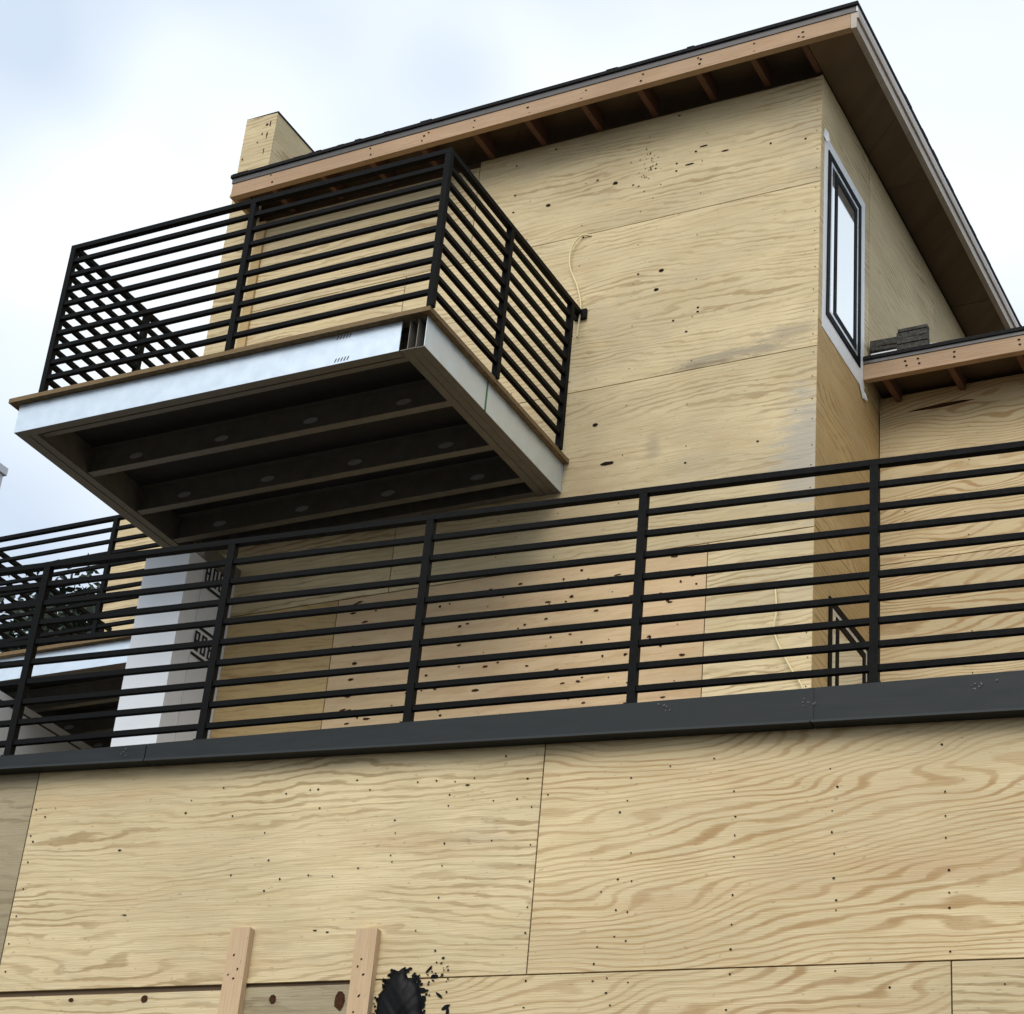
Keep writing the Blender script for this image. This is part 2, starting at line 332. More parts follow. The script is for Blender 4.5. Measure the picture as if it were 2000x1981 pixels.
# recessed wing to the right
rw = box('recessed_wall', (XR + .003, YL + TH + .001, 3.2), (3., 15., 7.04), 'core', house)
for x0, x1, z0, z1, mt in [(XR + .004, -2.2, 5.92, 7.10, 'ply_strong'), (-2.195, .245, 5.92, 7.10, 'ply_soft'), (.25, 2.9, 5.92, 7.10, 'ply_soft'), (XR + .004, -1.5, 4.70, 5.915, 'ply_strong'), (-1.495, .94, 4.70, 5.915, 'ply_soft'), (.945, 2.9, 4.7, 5.915, 'ply_soft'), (XR + .004, -1.9, 3.2, 4.695, 'ply_soft'), (-1.895, .6, 3.2, 4.695, 'ply_soft'), (.605, 2.9, 3.2, 4.695, 'ply_soft')]:
    sheetY(x0, x1, z0, z1, YL, mt, rw)
poly('split_knot', [(-3.38, YL - .003, 6.968), (-3.28, YL - .003, 6.963), (-3.14, YL - .003, 6.96), (-3.02, YL - .003, 6.968), (-2.94, YL - .003, 6.977), (-3.03, YL - .003, 6.987), (-3.15, YL - .003, 6.989), (-3.28, YL - .003, 6.981)],
     [tuple(range(8))], 'knot', rw)
discs('nail_heads', [(x + random.uniform(-.01, .01), z + random.uniform(-.05, .05), .005, .004) for x in (-3.4, -3.0, -2.6, -2.19, -1.8) for z in [3.9 + .3 * k for k in range(10)]], lambda u, v: (u, YL - .003, v), 'nail', rw)

# base wall below the roof deck
def quad_rail(s0, s1, o, zb0, zb1, zt0, zt1): return [rp3(s0, o, zb0), rp3(s1, o, zb1), rp3(s1, o, zt1), rp3(s0, o, zt0)]
bw = rbox('base_wall', -8.5, 1.5, .063, .25, -1.6, 3.44, 'core', house)
rbox('deck_floor', -8.5, 1.5, .26, 4.5, 3.22, 3.40, 'concrete', house)
def wsheet(s0, s1, z0, z1, mt, o=.05): return rbox('plywood_sheet', s0 + .0, s1 - .0, o - random.uniform(0, .0012), o + TH, z0 + .0015, z1 - .0015, mt, bw)
for s0, s1, z0, z1, mt in [(-8.5, -6.528, 2.40, 3.5, 'ply_weather'), (-6.522, -3.924, 2.408, 3.5, 'ply_soft'), (-3.918, -1.48, 2.408, 3.5, 'ply_strong'), (-1.475, .96, 2.408, 3.5, 'ply_soft'), (.965, 1.5, 2.408, 3.5, 'ply_soft'),
                           (-8.5, -7.35, 1.18, 2.385, 'ply_weather'), (-7.345, -5.26, 1.18, 2.383, 'ply_soft'), (-5.255, -4.65, 1.18, 2.391, 'ply_weather'), (-4.645, -2.2, 1.18, 2.404, 'ply_strong'), (-2.194, .24, 1.18, 2.404, 'ply_soft'), (.245, 1.5, 1.18, 2.404, 'ply_soft'),
                           (-8.5, -6.2, -.05, 1.175, 'ply_soft'), (-6.195, -3.75, -.05, 1.175, 'ply_soft'), (-3.745, -1.3, -.05, 1.175, 'ply_strong'), (-1.295, 1.5, -.05, 1.175, 'ply_soft'),
                           (-8.5, -5.1, -1.6, -.055, 'ply_soft'), (-5.095, -2.65, -1.6, -.055, 'ply_soft'), (-2.645, 1.5, -1.6, -.055, 'ply_soft')]:
    wsheet(s0, s1, z0, z1, mt)
WN = [(-5.49, 3.32), (-5.16, 3.27), (-5.04, 3.28), (-5.0, 3.28), (-4.98, 3.19), (-4.81, 3.31), (-4.74, 3.26), (-4.51, 3.28), (-4.42, 3.28), (-4.33, 3.27), (-4.24, 3.28), (-4.27, 3.25), (-4.35, 3.21), (-4.35, 3.16), (-4.14, 3.17), (-4.03, 3.17), (-3.99, 3.26), (-5.67, 3.21), (-5.42, 3.18), (-5.65, 3.27), (-5.24, 3.09), (-5.2, 2.96), (-4.6, 2.95), (-4.59, 2.92), (-4.6, 3.11), (-4.59, 3.05), (-4.35, 2.99), (-4.75, 2.9), (-4.87, 2.87), (-4.99, 2.88), (-5.13, 2.87), (-5.2, 2.82), (-5.38, 2.9), (-4.35, 2.89), (-4.35, 2.75), (-4.13, 2.99), (-4.44, 2.61), (-4.34, 2.52), (-6.1, 2.355), (-6.44, 3.24), (-6.48, 3.12), (-6.39, 3.28), (-3.96, 3.13), (-3.95, 2.96), (-3.94, 2.8), (-3.94, 2.69), (-3.94, 2.58), (-3.53, 3.13), (-3.56, 3.08), (-3.52, 3.23), (-3.5, 2.9), (-3.55, 2.79), (-3.49, 2.78), (-3.62, 2.74), (-3.5, 2.65), (-3.55, 2.66), (-3.55, 2.55), (-3.62, 2.51), (-3.5, 2.53), (-3.63, 2.44), (-3.07, 3.14), (-3.06, 3.03), (-3.06, 2.95), (-3.06, 2.86), (-3.06, 2.7), (-3.06, 2.58), (-3.06, 2.48), (-3.06, 2.38), (-2.67, 3.21), (-2.64, 3.13), (-2.66, 3.03), (-2.66, 2.94), (-2.65, 2.85), (-2.65, 2.75), (-2.64, 2.66), (-2.64, 2.62), (-2.64, 2.38), (-2.22, 3.28), (-2.21, 3.08), (-2.21, 2.98), (-2.21, 2.89), (-2.2, 2.76), (-2.2, 2.67), (-2.2, 2.61), (-2.2, 2.44), (-2.43, 2.31), (-2.0, 2.31), (-3.07, 2.24), (-3.35, 3.27), (-3.16, 3.29), (-4.1, 3.37), (-3.89, 3.18), (-3.63, 2.37), (-3.57, 2.38), (-3.57, 2.32), (-3.48, 2.36), (-3.92, 2.38), (-3.92, 2.27), (-3.55, 2.27)]
pn = [(u, v, random.uniform(.0032, .006), random.uniform(.003, .005)) for u, v in WN]
pn += [(-5.9, 2.74, .012, .003), (-5.99, 3.05, .010, .004), (-4.27, 3.25, .012, .003), (-4.92, 2.63, .010, .003), (-4.86, 2.62, .009, .003)]
pn += [(s + random.uniform(-.01, .01), z, .0045, .0045) for s in (-6.49, -1.8, -1.52, -1.4) for z in [2.5 + .13 * k for k in range(7)]]
pn += [(s + random.uniform(-.01, .01), z + random.uniform(-.03, .03), .005, .005) for s in (-7.3, -6.6, -5.8, -4.0, -3.2, -1.9, -1.0) for z in (0.2, .6, 1., 1.3, 1.7, 2.1)]
discs('nail_heads', pn, lambda u, v: rp3(u, .0465, v), 'nail', bw)
discs('knots', [(-5.72, 2.355, .017, .016), (-6.1, 2.36, .013, .009), (-4.76, 2.32, .026, .04), (-5.08, 2.335, .018, .018, .8)], lambda u, v: rp3(u, .0462, v), 'knot', bw, 10)
# metal coping, deeper towards the right
cop = None
def zb(s): return 3.472 - .0211 * (s + 6.72)
for i, (s0, s1) in enumerate([(-8.5, -5.90), (-5.895, -2.738), (-2.732, 1.5)]):
    o0 = -.024
    lo = [rp3(s0, o0, zb(s0)), rp3(s1, o0, zb(s1)), rp3(s1, .40, zb(s1)), rp3(s0, .40, zb(s0))]
    hi = [rp3(s0, o0, 3.538), rp3(s1, o0, 3.538), rp3(s1, .40, 3.532), rp3(s0, .40, 3.532)]
    o = prism('coping' if i == 0 else 'coping_section', lo, hi, 'coping', house if i == 0 else cop)
    if i == 0: cop = o
lap = []
for s in (-2.735,):
    prism('lap_joint', [rp3(s - .012, -.0275, zb(s) + .002), rp3(s + .012, -.0275, zb(s) + .002), rp3(s + .012, -.02, zb(s) + .002), rp3(s - .012, -.02, zb(s) + .002)],
          [rp3(s - .012, -.0275, 3.537), rp3(s + .012, -.0275, 3.537), rp3(s + .012, -.02, 3.537), rp3(s - .012, -.02, 3.537)], 'coping', cop)
discs('scuffs', [(random.gauss(c, .03), random.gauss(z, .012), random.uniform(.002, .007), random.uniform(.0015, .004), random.uniform(-1, 1)) for c, z, k in ((-3.36, 3.50, 5), (-2.05, 3.48, 9), (-6.0, 3.5, 5), (-2.735, 3.47, 6)) for _ in range(k)], lambda u, v: rp3(u, -.0285, v), 'drip', cop)
# drip hem along the bottom of the coping
for s0, s1 in [(-8.5, -5.90), (-5.895, -2.738), (-2.732, 1.5)]:
    prism('drip_hem', [rp3(s0, -.032, zb(s0) - .004), rp3(s1, -.032, zb(s1) - .004), rp3(s1, -.0245, zb(s1) - .004), rp3(s0, -.0245, zb(s0) - .004)],
          [rp3(s0, -.028, zb(s0) + .008), rp3(s1, -.028, zb(s1) + .008), rp3(s1, -.0245, zb(s1) + .008), rp3(s0, -.0245, zb(s0) + .008)], 'coping', cop)

# main roof, falling very slightly to the left
SL = .0137
def zs(x, z): return z + SL * (x + 3.22)
def slab(name, x0, x1, y0, y1, z0, z1, mat, parent):
    lo = [(x0, y0, zs(x0, z0)), (x1, y0, zs(x1, z0)), (x1, y1, zs(x1, z0)), (x0, y1, zs(x0, z0))]
    hi = [(x0, y0, zs(x0, z1)), (x1, y0, zs(x1, z1)), (x1, y1, zs(x1, z1)), (x0, y1, zs(x0, z1))]
    return prism(name, lo, hi, mat, parent)
RX0, RX1, RF, RB = -7.84, -3.225, 9.313, 15.2
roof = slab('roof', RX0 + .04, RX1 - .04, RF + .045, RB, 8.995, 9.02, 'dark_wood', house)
slab('shingle_edge', RX0 - .012, RX1 + .012, RF - .016, RB, 9.030, 9.056, 'shingle', roof)
slab('drip_edge', RX0, RX1 - .002, RF - .004, RF + .04, 8.985, 9.0295, 'drip', roof)
slab('drip_edge', RX1 - .0015, RX1 + .006, RF - .004, RB, 8.985, 9.0295, 'drip_pale', roof)
slab('fascia_board', RX0 + .005, RX1 - .04, RF + .002, RF + .040, 8.862, 8.984, 'lumber', roof)
slab('fascia_strip', RX0 + .005, RX1 - .04, RF - .007, RF + .0015, 8.862, 8.884, 'lumber', roof)
slab('rake_board', RX1 - .0385, RX1 - .001, RF + .002, RB, 8.862, 8.984, 'rake_wood', roof)
slab('rake_strip', RX1 - .0005, RX1 + .012, RF + .002, RB, 8.935, 8.984, 'rake_wood', roof)
slab('end_board', RX0 + .005, RX0 + .038, RF + .0415, 9.60, 8.862, 8.984, 'lumber', roof)
for x in [-7.5, -7.1, -6.7, -6.3, -5.90, -5.51, -5.10, -4.70, -4.29, -3.92, -3.58]:
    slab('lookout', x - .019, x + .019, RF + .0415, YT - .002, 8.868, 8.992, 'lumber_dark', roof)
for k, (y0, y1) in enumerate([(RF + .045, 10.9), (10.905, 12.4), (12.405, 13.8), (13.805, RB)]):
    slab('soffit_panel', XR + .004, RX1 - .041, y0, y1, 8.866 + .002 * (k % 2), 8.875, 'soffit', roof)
slab('blocking', XR + .004, XR + .04, RF + .0415, YT - .003, 8.877, 8.99, 'lumber', roof)
V = []
for x in [-7.49, -6.69, -6.28, -5.87, -5.48, -5.08, -4.67, -4.26, -3.91, -3.58]:
    for dz in (8.905, 8.955): V.append((x + random.uniform(-.02, .02), zs(x, dz) + random.uniform(-.018, .018), random.uniform(.006, .013), random.uniform(.005, .009)))
    if random.random() < .6: V.append((x + random.uniform(-.06, .06), zs(x, random.uniform(8.9, 8.97)), .008, .006))
discs('nail_heads', V, lambda u, v: (u, RF - .0085 if v < zs(u, 8.885) else RF - .0005, v), 'nail', roof)
# a few curled shingle tabs and a bent drip corner give the roof line its raggedness
V, F = [], []
for k in range(26):
    if k < 14: x = random.uniform(RX0, RX1 - .5); y = RF - .016; dx, dy = random.uniform(.03, .09), 0.
    else: x = RX1 + .012; y = random.uniform(RF + .5, 14); dx, dy = 0., random.uniform(.05, .16)
    h = random.uniform(.004, .010); b = len(V); z = zs(x, 9.055)
    for a, c in ((0, 0), (1, 0), (1, 1), (0, 1)):
        px, py = (x + a * dx, y + c * .12) if dx else (x - c * .12, y + a * dy)
        V += [(px, py, z), (px, py, z + h)]
    F += [(b, b + 2, b + 3, b + 1), (b + 2, b + 4, b + 5, b + 3), (b + 4, b + 6, b + 7, b + 5), (b + 6, b, b + 1, b + 7), (b + 1, b + 3, b + 5, b + 7), (b, b + 6, b + 4, b + 2)]
tag(poly('shingle_tabs', V, F, 'shingle', roof), kind='stuff')

# lower roof over the recessed wing
LF = 10.442
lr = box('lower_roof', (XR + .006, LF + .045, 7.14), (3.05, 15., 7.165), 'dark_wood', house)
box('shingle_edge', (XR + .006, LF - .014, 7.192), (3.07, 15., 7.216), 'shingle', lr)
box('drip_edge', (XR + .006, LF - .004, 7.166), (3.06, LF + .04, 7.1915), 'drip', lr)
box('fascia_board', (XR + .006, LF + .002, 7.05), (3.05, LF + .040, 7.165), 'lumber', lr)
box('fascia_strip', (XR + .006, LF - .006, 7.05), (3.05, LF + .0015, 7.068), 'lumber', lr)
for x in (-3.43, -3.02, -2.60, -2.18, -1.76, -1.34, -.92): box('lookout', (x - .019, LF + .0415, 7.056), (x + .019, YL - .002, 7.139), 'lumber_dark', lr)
V = []
for x in (-3.28, -3.2, -2.98, -2.58, -2.18, -1.8):
    V += [(x, 7.10, .009, .007), (x + random.uniform(-.01, .01), 7.135, .009, .007)]
discs('nail_heads', V, lambda u, v: (u, LF - .0005, v), 'nail', lr)

# chimney chase at the left end
CX0, CX1, CY0, CY1, CT = -8.065, -7.79, YT - .018, 10.14, 9.80
ch = box('chimney', (CX0 + .014, CY0 + .014, 3.2), (CX1 - .014, CY1 - .014, CT - .006), 'core', house)
box('plywood_sheet', (CX0, CY0, 6.75), (CX1, CY0 + .012, CT), 'ply_soft', ch)
box('plywood_sheet', (CX1 - .012, CY0 + .0125, 9.06), (CX1, CY1, CT), 'ply_soft', ch)
box('plywood_sheet', (CX0, CY0 + .0125, 3.2), (CX0 + .012, CY1, CT), 'ply_soft', ch)
box('plywood_sheet', (CX0, CY0, 3.2), (CX1, CY0 + .012, 6.745), 'ply_soft', ch)
prism('cap_flashing', [(CX1 - .002, CY0, CT - .012), (CX1 + .006, CY0, CT - .012), (CX1 + .006, CY1, CT - .012), (CX1 - .002, CY1, CT - .012)], [(CX0, CY0 - .002, CT + .001), (CX1 + .006, CY0 - .002, CT + .001), (CX1 + .006, CY1, CT + .001), (CX0, CY1, CT + .001)], 'frame', ch)
discs('knots', [(-7.87, 9.70, .012, .011), (-7.9, 9.62, .007, .012), (-7.93, 9.55, .006, .008), (-7.84, 9.70, .006, .03), (-7.855, 9.6, .006, .03), (-8.04, 9.42, .006, .014), (-7.86, 9.45, .004, .03)], lambda u, v: (u, CY0 - .002, v), 'ply_weather' if 0 else 'knot', ch)

# pier wrapped in white, under the balcony
PX0, PX1, PY = -7.81, -7.47, 9.13
pier = box('pier', (PX0, PY, 3.2), (PX1, YT - .002, 5.84), 'wrap', house)
box('pier_cap', (PX0 + .2, PY + .1, 5.841), (PX1 + .03, YT - .004, 5.93), 'galv_shade', pier)
box('wrap_lap', (PX1 + .0005, PY + .16, 3.2), (PX1 + .003, PY + .165, 5.84), 'drip_pale', pier)
for zc in (5.77, 5.30):                                   # two printed groups, letters lying on their side
    PR = []
    def mark(y0, z0, y1, z1): PR.append((y0, z0, y1, z1))
    mark(9.30, zc - .105, 9.56, zc - .085); mark(9.30, zc + .085, 9.56, zc + .105)
    for k, yy in enumerate((9.31, 9.385, 9.46)):
        mark(yy, zc - .065, yy + .055, zc - .05); mark(yy, zc + .05, yy + .055, zc + .065)
        mark(yy, zc - .05, yy + .019, zc + .05); mark(yy + .036, zc - .05, yy + .055, zc + .05)
        if k != 1: mark(yy + .019, zc - .008, yy + .036, zc + .008)
    V, F = [], []
    for y0, z0, y1, z1 in PR:
        b = len(V); V += [(PX1 + .004, y0, z0), (PX1 + .004, y1, z0), (PX1 + .004, y1, z1), (PX1 + .004, y0, z1)]; F.append((b, b + 1, b + 2, b + 3))
    poly('wrap_print', V, F, 'print', pier)

# windows on the right-hand side
def ringX(name, x0, x1, y0, y1, z0, z1, wd, mat, parent):
    V, F = [], []
    for a0, a1, b0, b1 in ((y0, y1, z0, z0 + wd), (y0, y1, z1 - wd, z1), (y0, y0 + wd, z0 + wd, z1 - wd), (y1 - wd, y1, z0 + wd, z1 - wd)):
        k = len(V); V += [(x0, a0, b0), (x1, a0, b0), (x1, a1, b0), (x0, a1, b0), (x0, a0, b1), (x1, a0, b1), (x1, a1, b1), (x0, a1, b1)]
        F += [tuple(k + i for i in f) for f in BOXF]
    return poly(name, V, F, mat, parent)
def window(y0, y1, z0, z1, ysash, tape=True):
    X = XR + .002
    f = ringX('window', X, X + .008, y0, y1, z0, z1, .048, 'frame', house)
    if tape: ringX('flashing_tape', X - .001, X + .0015, y0 - .06, y1 + .085, z0 - .12, z1 + .085, .15, 'tape', f)
    ringX('glazing_stop', X, X + .005, y0 + .049, y1 - .049, z0 + .049, z1 - .049, .026, 'frame_lt', f)
    ringX('sash', X, X + .0065, ysash, y1 - .076, z0 + .076, z1 - .076, .046, 'frame', f)
    box('pane', (X, ysash + .047, z0 + .123), (X + .003, y1 - .123, z1 - .123), 'glass', f)
    box('pane', (X, y0 + .076, z0 + .076), (X + .003, ysash - .001, z1 - .076), 'glass', f)
    return f
w1 = window(9.755, 10.375, 7.10, 8.335, 9.885); tag(w1, label='tall window beneath the main roof, white tape around its black frame')
w2 = window(9.88, 10.58, 3.9, 5.29, 10.0, False); tag(w2, label='window behind the deck railing, near the inside corner')
# torn tape ends
poly('tape_end', [(XR + .004, 9.66, 8.38), (XR + .012, 9.70, 8.36), (XR + .02, 9.735, 8.39), (XR + .016, 9.72, 8.44), (XR + .006, 9.68, 8.45), (XR + .003, 9.70, 8.40)], [(0, 1, 5), (1, 2, 5), (2, 3, 5), (3, 4, 5), (4, 0, 5)], 'tape', w1)
poly('tape_end', [(XR + .006, 10.35, 6.99), (XR + .014, 10.47, 6.96), (XR + .02, 10.48, 6.92), (XR + .005, 10.42, 6.91), (XR + .01, 10.40, 6.93)], [(0, 1, 4), (1, 2, 4), (2, 3, 4), (3, 0, 4)], 'tape', w1)

# ------------------------------------------------------------------ balcony
ZD, ZS = 6.3256, 6.101
BAR = .107
def rail_run(parent, along, fixed, a0, a1, posts, z0, ztop, endpost=True):
    """horizontal bar railing; along 'x' or 'y'"""
    P = (lambda a, d, z: (a, fixed + d, z)) if along == 'x' else (lambda a, d, z: (fixed + d, a, z))
    b1 = a1 if along == 'x' else posts[-1]
    def bar(nm, z, h, wd, mat='rail', e=None): lo = P(a0, -wd / 2, z - h / 2); hi = P(a1 if e is None else e, wd / 2, z + h / 2); box(nm, lo, hi, mat, parent)
    bar('top_rail', ztop - .014, .032, .038)
    for i in range(1, 10): bar('rail_bar', ztop - .006 - BAR * i, .027, .027, 'rail', b1)
    for p in posts:
        lo = P(p - .0185, -.0185 + .0, z0); hi = P(p + .0185, .0185, ztop - .0305)
        box('post', [min(a, b) for a, b in zip(lo, hi)], [max(a, b) for a, b in zip(lo, hi)], 'rail', parent)
def make_balcony():
    b = thing('balcony', (-6.55, 9.6, ZS + ZG), 'cantilevered steel balcony with black bar railing hanging under the main roof', 'balcony')
    yB = YT - .004
    box('deck_board', (-8.035, 7.891, ZD - .030), (-5.127, yB, ZD), 'deck_edge', b)
    channel('front_channel', 'x', -7.975, -5.322, 7.9385, 7.995, ZS - .001, ZD - .031, .004, 'galv_shade', b)
    box('front_plate', (-7.980, 7.935, ZS), (-5.322, 7.938, ZD - .0315), 'galv', b)  # bright lit face, kept apart from the channel painted in shade
    channel('inner_channel', 'x', -7.92, -5.33, 8.085, 8.045, ZS + .03, ZD - .031, .004, 'galv_shade', b)
    channel('side_beam', 'y', 7.9386, yB, -7.9798, -7.915, ZS, ZD - .031, .004, 'galv_shade', b)
    channel('side_beam', 'y', 8.0, yB, -7.86, -7.912, ZS + .004, ZD - .031, .004, 'galv_shade', b)
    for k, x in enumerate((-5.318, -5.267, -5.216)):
        channel('side_beam', 'y', 7.94 + .002 * k, yB, x + .049, x + .002, ZS + .002 * (k % 2), ZD - .031, .004, 'galv_shade', b)
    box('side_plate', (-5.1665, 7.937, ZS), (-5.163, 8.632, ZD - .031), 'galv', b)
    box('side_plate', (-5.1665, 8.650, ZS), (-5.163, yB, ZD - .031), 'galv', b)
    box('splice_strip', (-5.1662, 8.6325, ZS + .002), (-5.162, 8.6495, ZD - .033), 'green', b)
    for y in (8.55, 9.06, 9.46): channel('joist', 'x', -7.855, -5.325, y + .0, y - .055, ZS + .01, ZD - .031, .004, 'galv_shade', b)
    channel('ledger', 'x', -7.91, -5.325, yB - .004, yB - .05, ZS + .005, ZD - .031, .004, 'galv_shade', b)
    box('deck_shade_plate', (-7.855, 8.0, ZD - .034), (-5.325, yB - .006, ZD - .0305), 'deck_shade', b)  # added dark plate standing in for the shade beneath the deck
    for y in (8.55, 9.06, 9.46):  # pale plates painted as light showing through the web holes
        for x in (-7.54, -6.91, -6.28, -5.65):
            poly('punchout_light', [(x + .052 * math.cos(t) * (1. if abs(math.cos(t)) > .3 else 1.2), y - .0065, ZS + .10 + .02 * math.sin(t)) for t in [2 * math.pi * (k + .5) / 10 for k in range(10)]], [tuple(range(10))], 'drip_pale', b)
    V, F = [], []
    for cx, cz in ((-5.70, 6.275), (-5.695, 6.125)):
        for k in range(5):
            x = cx - .04 + .02 * k; n = len(V); V += [(x, 7.9335, cz - .012), (x + .006, 7.9335, cz - .012), (x + .016, 7.9335, cz + .012), (x + .010, 7.9335, cz + .012)]; F.append((n, n + 1, n + 2, n + 3))
    poly('marker_scribble', V, F, 'print', b)
    zt = ZD + 1.072
    xl, xr, yf = -7.794, -5.134, 7.862 + .045
    rail_run(b, 'x', yf, xl - .019, xr + .019, (xl, -6.453, xr), ZD, zt)
    for x in (xl, xr): rail_run(b, 'y', x, yf + .0195, yB - .02, (8.668, 9.497), ZD, zt)
    box('wall_bracket', (xr - .035, yB - .02, zt - .06), (xr + .05, yB, zt + .01), 'rail', b)
    return b
bal = make_balcony()
# corner board behind the balcony, its shaded edge painted as darker ply
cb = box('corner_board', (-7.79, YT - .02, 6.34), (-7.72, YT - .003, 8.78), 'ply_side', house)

def copy_tree(o, parent=None):
    c = o.copy(); col.objects.link(c); c.parent = parent
    for k in list(o.children): copy_tree(k, c)
    return c
TV = Vector((-3.45, 3.24, .15))
bal2 = copy_tree(bal); bal2.location = bal.location + TV
tag(bal2, 'farther steel balcony with black bar railing, partly seen behind the white wrapped pier', 'balcony')

# ------------------------------------------------------------------ deck railing
dr = thing('deck_railing', (rp3(-3.5, 0, 3.538 + ZG)), 'long black railing of horizontal bars standing on the dark metal coping', 'railing')
ROT[dr.name] = 0
rz0, rzt = 3.538, 3.514 + 1.072
rbox('top_rail', -8.4, 1.4, -.019, .019, rzt - .028, rzt, 'rail', dr)
SP = [-8.80 + .0, -7.745, -6.688, -5.623, -4.568, -3.5205, -2.479, -1.435, -.39, .66]
SP = SP[1:]
edges = [-8.4] + SP + [1.4]
for i in range(1, 10):
    z = rzt - .012 - BAR * i
    for a, c in zip(edges[:-1], edges[1:]):
        if c - a > .1: rbox('rail_bar', a + .0195, c - .0195, -.012, .012, z - .013, z + .013, 'rail', dr)
for s in SP: rbox('post', s - .0185, s + .0185, -.0185, .0185, rz0 - .004, rzt - .0285, 'rail', dr)
for s in SP: rbox('base_plate', s - .03, s + .03, -.0225, .035, rz0 - .003, rz0 + .006, 'rail', dr)

# ------------------------------------------------------------------ farther house unit to the left
nb = thing('neighbour_house', (-10.0, 12.9, 0), 'farther plywood and white wrapped house seen through the railings at the left edge', 'house')
nw = box('wall', (-11.40, YT + TV.y + TH, -1.6), (-7.85, YT + TV.y + 3., 9.1), 'core', nb)
for x0, x1, z0, z1 in [(-11.42, -9.3, 7.4, 9.1), (-9.295, -7.85, 7.4, 9.1), (-11.42, -9.8, 6.18, 7.395), (-9.795, -7.85, 6.18, 7.395), (-11.42, -9.0, 4.9, 6.175), (-8.995, -7.85, 4.9, 6.175), (-11.42, -7.85, 3., 4.895), (-11.42, -7.85, -1.6, 2.995)]:
    sheetY(x0, x1, z0, z1, YT + TV.y, 'ply_soft', nw)
ww = box('wrapped_wall', (-11.05, 11.0, -1.6), (-10.74, YT + TV.y - .01, 6.16), 'wrap', nb)
box('wrap_lap', (-10.7395, 11.0, 6.08), (-10.737, YT + TV.y - .02, 6.095), 'drip', ww)
# far house corner just inside the left edge of the view
fh = thing('far_chimney', (-16.9, 16.2, 0), 'pale grey chimney just peeking in at the left edge against the sky', 'chimney')
fw2 = box('shaft', (-17.3, 16.1, -1.6), (-16.42, 16.32, 11.95), 'siding', fh)
box('cap', (-17.34, 16.07, 11.951), (-16.39, 16.35, 12.05), 'siding', fh)

# ------------------------------------------------------------------ small things
def batten(s0, s1, z1, label):
    t = rbox('wood_batten', s0, s1, .010, .048, .75, z1, 'lumber_pale'); tag(t, label, 'batten', 'battens nailed to the base wall')
    pts = [((s0 + s1) / 2 + a * random.uniform(.2, 2.2), z1 - d * random.uniform(.8, 1.25) - random.uniform(0, .05), .0045 * random.uniform(.8, 1.8), .004, random.uniform(0, 1.4)) for a, d in ((-.006, .10), (-.018, .135), (.008, .16), (.002, .23), (-.02, .33), (.015, .5))]
    o = discs('nail_heads', pts, lambda u, v: rp3(u, .0085, v), 'nail', t)
    return t
batten(-5.316, -5.218, 2.645, 'upright wooden batten nailed to the base wall, the one farther from the black tar')
batten(-4.700, -4.602, 2.615, 'upright wooden batten nailed to the base wall, right beside the black tar patch')
def tar_patch():
    rnd = random.Random(3); V, F = [], []; n = 72; rings = 14
    cs, cz = -4.475, 2.20
    def prof(t): return 1 + .06 * math.sin(3 * t + 1) + .045 * math.sin(7 * t + 1.6) + .03 * math.sin(13 * t) + .05 * max(0, math.cos(t)) * math.sin(17 * t) + .07 * math.exp(-((t - 1.5) / .25) ** 2)
    V.append(tuple(rp3(cs, .05 - .034, cz)))
    for r in range(1, rings + 1):
        q = r / rings
        for i in range(n):
            t = 2 * math.pi * i / n; k = 1 + (prof(t) - 1) * q * q
            u = .112 * q * k * math.cos(t); v = .235 * q * k * math.sin(t)
            h = .034 * math.sqrt(max(0, 1 - q ** 3)) + (1 - q) * .006 * math.sin(50 * u + 3) * math.sin(36 * v + 1) + (.0015 * math.sin(150 * u) * math.sin(120 * v) if r < rings else 0)
            V.append(tuple(rp3(cs + u, .0485 - h, cz + v)))
    for i in range(n): F.append((0, 1 + i, 1 + (i + 1) % n))
    for r in range(rings - 1):
        for i in range(n):
            a = 1 + r * n; b = a + n; F.append((a + i, b + i, b + (i + 1) % n, a + (i + 1) % n))
    o = poly('tar_patch', V, F, 'tar', None, True)
    tag(o, 'thick black tar smear on the base wall beside a wooden batten', 'tar patch')
    sp = [(-4.33 + rnd.gauss(0, .03), 2.42 + rnd.gauss(0, .04), rnd.uniform(.002, .008), rnd.uniform(.002, .005), rnd.uniform(-1, 1)) for _ in range(26)]
    sp += [(-4.30, 2.33, .022, .006, -.7), (-4.265, 2.28, .02, .009, .5), (-4.255, 2.262, .008, .02), (-4.33, 2.41, .02, .008), (-4.36, 2.44, .02, .006, .9), (-4.37, 2.35, .02, .008, .2)]
    for _ in range(70):
        t = rnd.uniform(-.5, 3.4); q = 1.0 + abs(rnd.gauss(0, .09)); z_ = rnd.uniform(.004, .014) * (1.3 - min(1, (q - 1) * 4)); sp.append((-4.475 + .112 * q * math.cos(t), 2.2 + .235 * q * math.sin(t), max(.002, z_), max(.002, z_ * .7), rnd.uniform(-1, 1)))
    discs('splatter', sp, lambda u, v: rp3(u, .0455, v), 'tar', o, 8)
tar_patch()
def cable(pts, label):
    t = tube('cable', pts, .0055, 'wire'); tag(t, label, 'cable', 'cables poking out of the front wall')
cable([(-5.10, YT - .004, 7.985), (-5.165, YT - .02, 7.99), (-5.225, YT - .03, 7.90), (-5.222, YT - .03, 7.75), (-5.16, YT - .028, 7.59), (-5.125, YT - .025, 7.44), (-5.13, YT - .022, 7.30), (-5.135, YT - .02, 7.2)], 'loose pale yellow cable looping down the front wall beside the balcony railing')
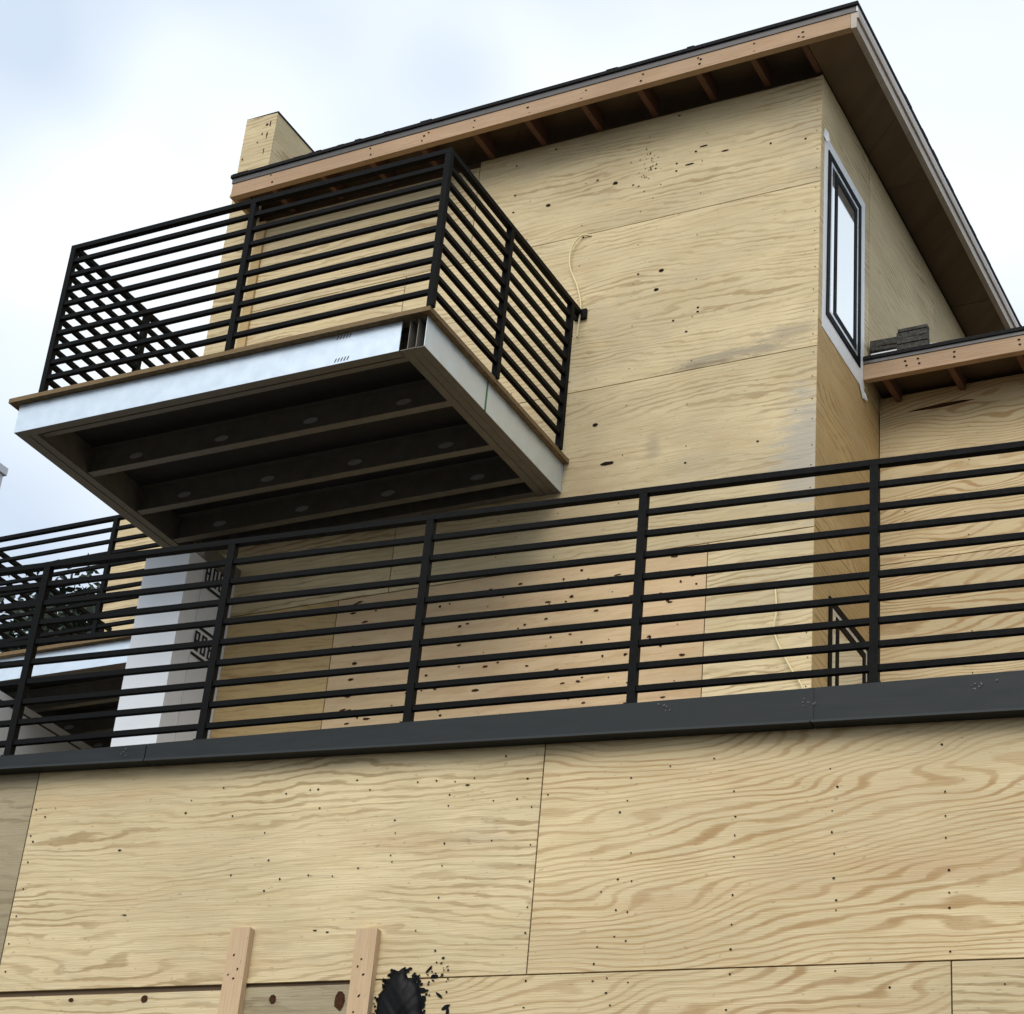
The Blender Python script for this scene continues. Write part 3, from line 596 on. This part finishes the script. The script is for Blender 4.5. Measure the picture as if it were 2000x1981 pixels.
cable([(-3.80, YT - .004, 5.27), (-3.772, YT - .02, 5.24), (-3.757, YT - .03, 5.09), (-3.765, YT - .03, 4.96), (-3.675, YT - .03, 4.754), (-3.60, YT - .028, 4.62), (-3.58, YT - .02, 4.5)], 'loose pale yellow cable on the lower front wall behind the deck railing')
def bundle(x0, x1, y0, y1, z0, z1, label, ragged):
    rnd = random.Random(int(-x0 * 100)); V, F = [], []; nl = max(2, int((z1 - z0) / .02))
    for k in range(nl):
        a, b = z0 + (z1 - z0) * k / nl, z0 + (z1 - z0) * (k + 1) / nl - .001
        j = [rnd.uniform(-ragged, ragged) for _ in range(4)]; n = len(V)
        for z in (a, b): V += [(x0 + j[0], y0 + j[1], z), (x1 + j[2], y0 + j[3], z), (x1 + j[2], y1, z), (x0 + j[0], y1, z)]
        F += [tuple(n + i for i in f) for f in BOXF]
    tag(poly('shingle_bundle', V, F, 'bundle'), label, 'shingles', 'shingle bundles on the lower roof')
roll = tube('membrane_roll', [(-3.535, 10.56, 7.262), (-3.45, 10.56, 7.262), (-3.25, 10.56, 7.262), (-3.06, 10.58, 7.262)], .045, 'tape', None, 14)
tag(roll, 'white roll of membrane lying on the lower roof under the shingles', 'membrane roll')
bundle(-3.54, -3.36, 10.52, 10.74, 7.308, 7.385, 'low dark shingle bundle on the lower roof, next to the tall window', .006)
bundle(-3.345, -3.15, 10.462, 10.505, 7.2165, 7.39, 'taller ragged grey shingle bundle at the lower roof edge, farther from the window', .005)

# ------------------------------------------------------------------ dark tree beyond the farther house
def tree(x, y, h, label):
    rnd = random.Random(11)
    t = thing('tree', (x, y, 0), label, 'tree')
    V, F = [], []; rings = 9; n = 10
    for r in range(rings):
        z = -1.6 + (h - .5) * r / (rings - 1); rad = .22 * (1 - .85 * r / (rings - 1)); dx = .15 * math.sin(r * .8)
        for k in range(n): V.append((x + dx + rad * math.cos(2 * math.pi * k / n), y + rad * math.sin(2 * math.pi * k / n), z))
    for r in range(rings - 1):
        for k in range(n): F.append((r * n + k, r * n + (k + 1) % n, (r + 1) * n + (k + 1) % n, (r + 1) * n + k))
    limbs = []
    for _ in range(26):
        z = -1.6 + h * rnd.uniform(.3, .92); an = rnd.uniform(0, 6.283); ln = (1 - (z + 1.6) / h) * 3.6 + .7
        e = (x + ln * math.cos(an), y + ln * math.sin(an), z + .35 * ln); limbs.append(((x, y, z), e)); b = len(V)
        for P, rr in (((x, y, z), .05), (e, .012)):
            for k in range(4): V.append((P[0] + rr * math.cos(k * 1.57), P[1] + rr * math.sin(k * 1.57), P[2]))
        F += [(b + k, b + (k + 1) % 4, b + 4 + (k + 1) % 4, b + 4 + k) for k in range(4)]
    poly('trunk', V, F, 'bark', t, True)
    V, F = [], []
    cl = [tuple(p0 + (p1 - p0) * q for p0, p1 in zip(a, b)) for a, b in limbs for q in (.5, .75, 1.)] + [(x + rnd.gauss(0, .25), y + rnd.gauss(0, .25), -1.6 + h * rnd.uniform(.8, .99)) for _ in range(26)]
    for c in cl:
        for _ in range(150):
            p = Vector((c[0] + rnd.gauss(0, .34), c[1] + rnd.gauss(0, .34), c[2] + rnd.gauss(0, .28)))
            u = Vector((rnd.gauss(0, 1), rnd.gauss(0, 1), rnd.gauss(0, 1))).normalized(); v = u.cross(Vector((rnd.gauss(0, 1), rnd.gauss(0, 1), rnd.gauss(0, 1)))).normalized()
            s = rnd.uniform(.06, .13); b = len(V); V += [tuple(p - u * s), tuple(p + v * s * .45), tuple(p + u * s), tuple(p - v * s * .45)]; F.append((b, b + 1, b + 2, b + 3))
    poly('crown', V, F, 'leaf', t)
tree(-19.4, 21., 14.6, 'dark evergreen tree beyond the farther balcony at the left edge')
